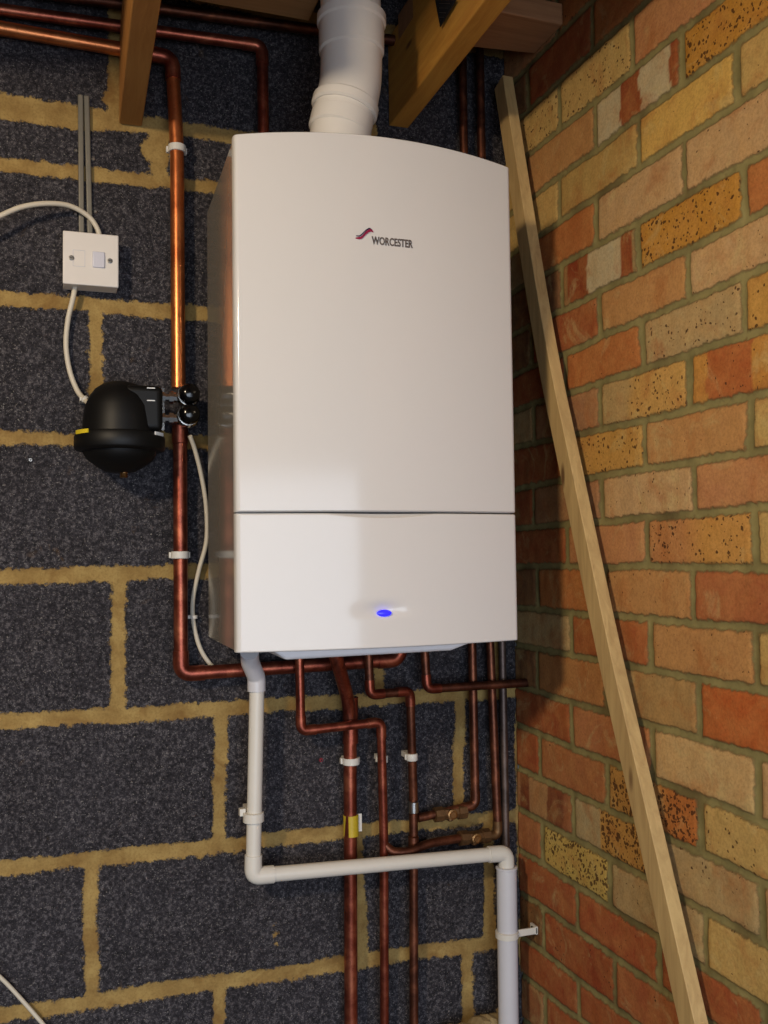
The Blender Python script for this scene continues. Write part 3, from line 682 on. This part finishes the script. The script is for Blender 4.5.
MB().lathe(fc, (0,0,1), prof, 10).build('bowl', 'black', flt)
b = MB(); b.box((fc.x+2*s_, YM-27*s_, H(388)+fc.z), (at(160.5, 410, YM).x, YM+21*s_, H(433)+fc.z)); b.build('port_block', 'black', flt, bevel=.010, bseg=5)
MB().lathe((at(123.5, 475, YM).x, YM-.006, at(123, 478, YM).z), (0,0,1), [(0, .006), (.0065, .006), (.007, .0065), (.012, .0065)], 6).build('drain_plug', 'brass', flt)
def patch(name, px0, px1, py, hh, mat):
    b = MB(); r = 46.2*s_; vv = []
    z0 = fc.z+H(py)-hh; z1 = fc.z+H(py)+hh
    a0 = math.asin(max(-1, min(1, (px0-120)/46.4))); a1 = math.asin(max(-1, min(1, (px1-120)/46.4)))
    n = 6
    for i in range(n+1):
        a = a0+(a1-a0)*i/n
        for rad, z in ((r, z0), (r, z1), (r-.002, z1), (r-.002, z0)): vv.append((fc.x+rad*math.sin(a), YM-rad*math.cos(a), z))
    b.add(vv, [(i*4+k, i*4+(k+1) % 4, i*4+4+(k+1) % 4, i*4+4+k) for i in range(n) for k in range(4)]+[(0,1,2,3), (4*n+3, 4*n+2, 4*n+1, 4*n)]); return b.build(name, mat, flt)
patch('yellow_marker', 76, 87, 435.5, .003, 'yellow'); patch('white_marker', 153, 162, 436, .0025, 'white_mark')
for py in (388, 400.5):
    q = at(151, py, YM-27*s_-.0005); MB().box((q.x-.006, q.y, q.z-.0008), (q.x+.006, q.y+.002, q.z+.0008)).build('port_mark', 'white_mark', flt)
yv = YM+.024
for py, r_, cy in ((397, 9.0, 393.5), (418, 10.5, 413.5)):
    a = at(161, py, yv); e = at(176, py, yv)
    MB().lathe(a, (1,0,0), [(0, .010), (.006, .010), (.0065, .0065), (.012, .0065), (.0122, .0105), (.019, .0105), (.0195, .008), (.026, .008)], 8).build('valve_union', 'chrome', flt)
    q = at(187.5, cy+2.5, yv)
    v_ = MB().lathe((q.x, yv+.035, q.z), (0,-1,0), [(0, .009), (.012, .015), (.030, .0185), (.040, .0195), (.046, .017)], 28).build('valve_body', 'chrome', flt)
    MB().lathe((q.x+.001, yv-.010, q.z+.001), (0,-1,0), [(0, .0150), (.002, .0168), (.012, .0160), (.017, .013), (.0195, .007), (.020, .001)], 28).build('valve_cap', 'black_gloss', v_)
MB().box((at(161, 405, yv).x, yv-.006, at(165, 431, yv).z), (at(164, 405, yv).x, yv+.008, at(165, 389, yv).z)).build('seal_plate', 'chrome', flt)
MB().lathe(at(180, 444, YP), (0,0,1), [(0, R22*1.05), (.001, R22*1.16), (.030, R22*1.16), (.031, R22*1.05)], 24).build('tail_coupling', 'copper_red', flt)

# ---------------------------------------------------------------- fused spur and cables
a = at(63.5, 231.5, -.042); c_ = at(118, 287, -.042)
w2 = .043; cx = (a.x+c_.x)/2; cz = (a.z+c_.z)/2
sw = thing('fused_switch', (cx, -.003, cz-.043), 'square white fused switch box on the block wall with cables above and below', 'switch')
MB().box((cx-w2+.001, -.036, cz-w2+.001), (cx+w2-.001, -.003, cz+w2-.001)).build('back_box', 'switch', sw, bevel=.002)
MB().box((cx-w2, -.044, cz-w2), (cx+w2, -.0355, cz+w2)).build('face_plate', 'switch', sw, bevel=.002)
q = at(98.5, 260, -.044); MB().box((q.x-.0095, -.0475, q.z-.013), (q.x+.0095, -.0435, q.z+.013)).build('rocker_switch', 'rocker', sw, bevel=.0015)
b = MB()
for dx in (-.009, .009): b.box((q.x-.030+dx-.0004, -.0445, q.z-.013), (q.x-.030+dx+.0004, -.0438, q.z+.013))
for dz in (-.013, .013): b.box((q.x-.039, -.0445, q.z+dz-.0004), (q.x-.021, -.0438, q.z+dz+.0004))
b.build('fuse_carrier', 'pvc_grey', sw)
for px, py in ((71.5, 258), (110, 261)):
    q = at(px, py, -.044); s1 = MB().lathe((q.x, -.0435, q.z), (0,-1,0), [(0, .0042), (.0012, .0042), (.0018, .003)], 16).build('screw', 'steel', sw)
    MB().box((q.x-.003, -.0456, q.z-.0005), (q.x+.003, -.0450, q.z+.0005)).build('slot', 'dark', s1)
def cable(pts, r, label, group=None):
    o = MB().tube(spline(pts, 8), r, 12).build('white_cable', 'cable', None, org=pts[0]); return tag(o, label, 'cable')
cable([at(-60, 240, -.05), at(-20, 226, -.05), at(0, 216, -.048), at(22, 207, -.045), at(47, 203.5, -.04), at(70, 206, -.03), at(88, 216, -.022), at(97, 228, -.020), at(100.5, 240, -.02)], .0042, 'white cable arching from the left edge into the top of the switch box')
cable([at(75.5, 284, -.02), at(73, 298, -.02), at(68, 320, -.016), at(66, 345, -.014), at(69.5, 370, -.014), at(77, 390, -.02), at(85, 400, -.035), at(93, 407, -.06)], .0042, 'white cable hanging from the switch box down to the black filter')
cable([at(190, 436, -.05), at(195, 450, -.038), at(201, 474, -.025), at(206, 505, -.018), at(206.5, 540, -.014), at(199, 570, -.014), at(193, 600, -.014), at(194, 625, -.014), at(201, 650, -.014), at(214, 668, -.0125), at(228, 675, -.012), at(245, 671, -.012)], .0038, 'white cable looping down beside the left edge of the boiler')
cable([at(-30, 952, -.03), at(0, 977, -.02), at(22, 1000, -.018), at(48, 1030, -.018), at(75, 1062, -.018)], .0032, 'thin white cable crossing the bottom left corner')
def cclip(px, py, Y, label, ang=0, wall=-.003):
    p = at(px, py, Y); o = thing('cable_clip', (p.x, wall, p.z), label, 'clip', 'small white cable clips')
    d = Vector((math.sin(ang), 0, math.cos(ang)))
    MB().lathe(p-d*.003, d, [(0, .0045), (.0005, .0062), (.0055, .0062), (.006, .0045)], 16).build('saddle', 'clip', o)
    s = Vector((-d.z, 0, d.x)); q = p+s*.009
    b = MB(); b.box((min(p.x, q.x)-.001, p.y, p.z-.003), (max(p.x, q.x)+.003, wall, p.z+.003)); b.build('foot', 'clip', o, bevel=.0006)
cclip(84.5, 399, -.034, 'small white clip on the cable just left of the black filter', -.8)
cclip(194, 617, -.014, 'small white clip on the cable looping beside the boiler')
# grey capping strips
def strip(p0, p1, label, w=.0044):
    a, b2 = at(*p0, -.003), at(*p1, -.003); o = thing('cable_capping', a, label, 'capping', 'grey metal cable capping strips')
    b = MB(); b.hexa([(b2.x-w, -.010, b2.z), (b2.x+w, -.010, b2.z), (b2.x+w, -.003, b2.z), (b2.x-w, -.003, b2.z), (a.x-w, -.010, a.z), (a.x+w, -.010, a.z), (a.x+w, -.003, a.z), (a.x-w, -.003, a.z)])
    b.build('strip', 'conduit', o, bevel=.002); return o
s1 = strip((80.5, 96), (81.5, 236), 'left one of two grey capping strips above the switch box')
s2 = strip((86.5, 97), (90, 236), 'right one of two grey capping strips above the switch box')
for px, py, par in ((76, 150.5, s1), (75.5, 214, s1), (93.5, 159, s2), (95.5, 211.5, s2)):
    q = at(px, py, -.006); MB().lathe((q.x, -.003, q.z), (0,-1,0), [(0, .0032), (.003, .0032), (.004, .002)], 12).build('screw', 'steel', par)
q = at(82, 92, -.004); 
def dot(name, px, py, r, mat, label, cat):
    q = at(px, py, -.004); o = thing(name, (q.x, -.003, q.z), label, cat)
    MB().lathe((q.x, -.0025, q.z), (0,-1,0), [(0, r), (.003, r), (.004, r*.7)], 16).build('head', mat, o)
    MB().lathe((q.x, -.0064, q.z), (0,-1,0), [(0, r*.4), (.0004, r*.4)], 10).build('recess', 'dark', o)
dot('wall_screw', 30.5, 460, .0034, 'steel', 'single screw head in the block wall left of the filter', 'screw')
dot('wall_plug', 321, 760, .0036, 'plug', 'red plastic wall plug in the block left of the gas pipe', 'wall plug')

# rubble on a ledge at the foot of the view
o = thing('mortar_rubble', at(480, 1022, -.05), 'pale lump of crumbled mortar on the pipe run at the bottom by the corner', 'rubble')
b = MB()
q0 = at(478, 1022, -.045)
for i in range(7):
    p = Vector((q0.x-.05+i*.018, -.040+random.uniform(-.012, .008), q0.z-.012+random.uniform(-.006, .006)+.002*i)); r = random.uniform(.014, .022)
    bm = bmesh.new(); bmesh.ops.create_icosphere(bm, subdivisions=2, radius=r)
    for v_ in bm.verts: v_.co *= random.uniform(.82, 1.15); v_.co.z *= .6
    b.add([v_.co+p for v_ in bm.verts], [[v_.index for v_ in f.verts] for f in bm.faces]); bm.free()
b.build('lump', 'rubble', o)

# lamp bulb that lights the garage, hung under the joists behind the photographer
o = thing('pendant_bulb', (LP[0], LP[1], 1.1), 'bare bulb hanging from the ceiling behind the camera', 'lamp')
MB().tube([(LP[0], LP[1], 1.1), (LP[0], LP[1], LP[2]+.09)], .003, 8).build('flex', 'cable', o)
MB().lathe((LP[0], LP[1], LP[2]+.055), (0,0,1), [(0, .014), (.035, .014), (.04, .006)], 16).build('lamp_holder', 'switch', o)

for ob in list(S.objects):
    if '_o' in ob: del ob['_o']
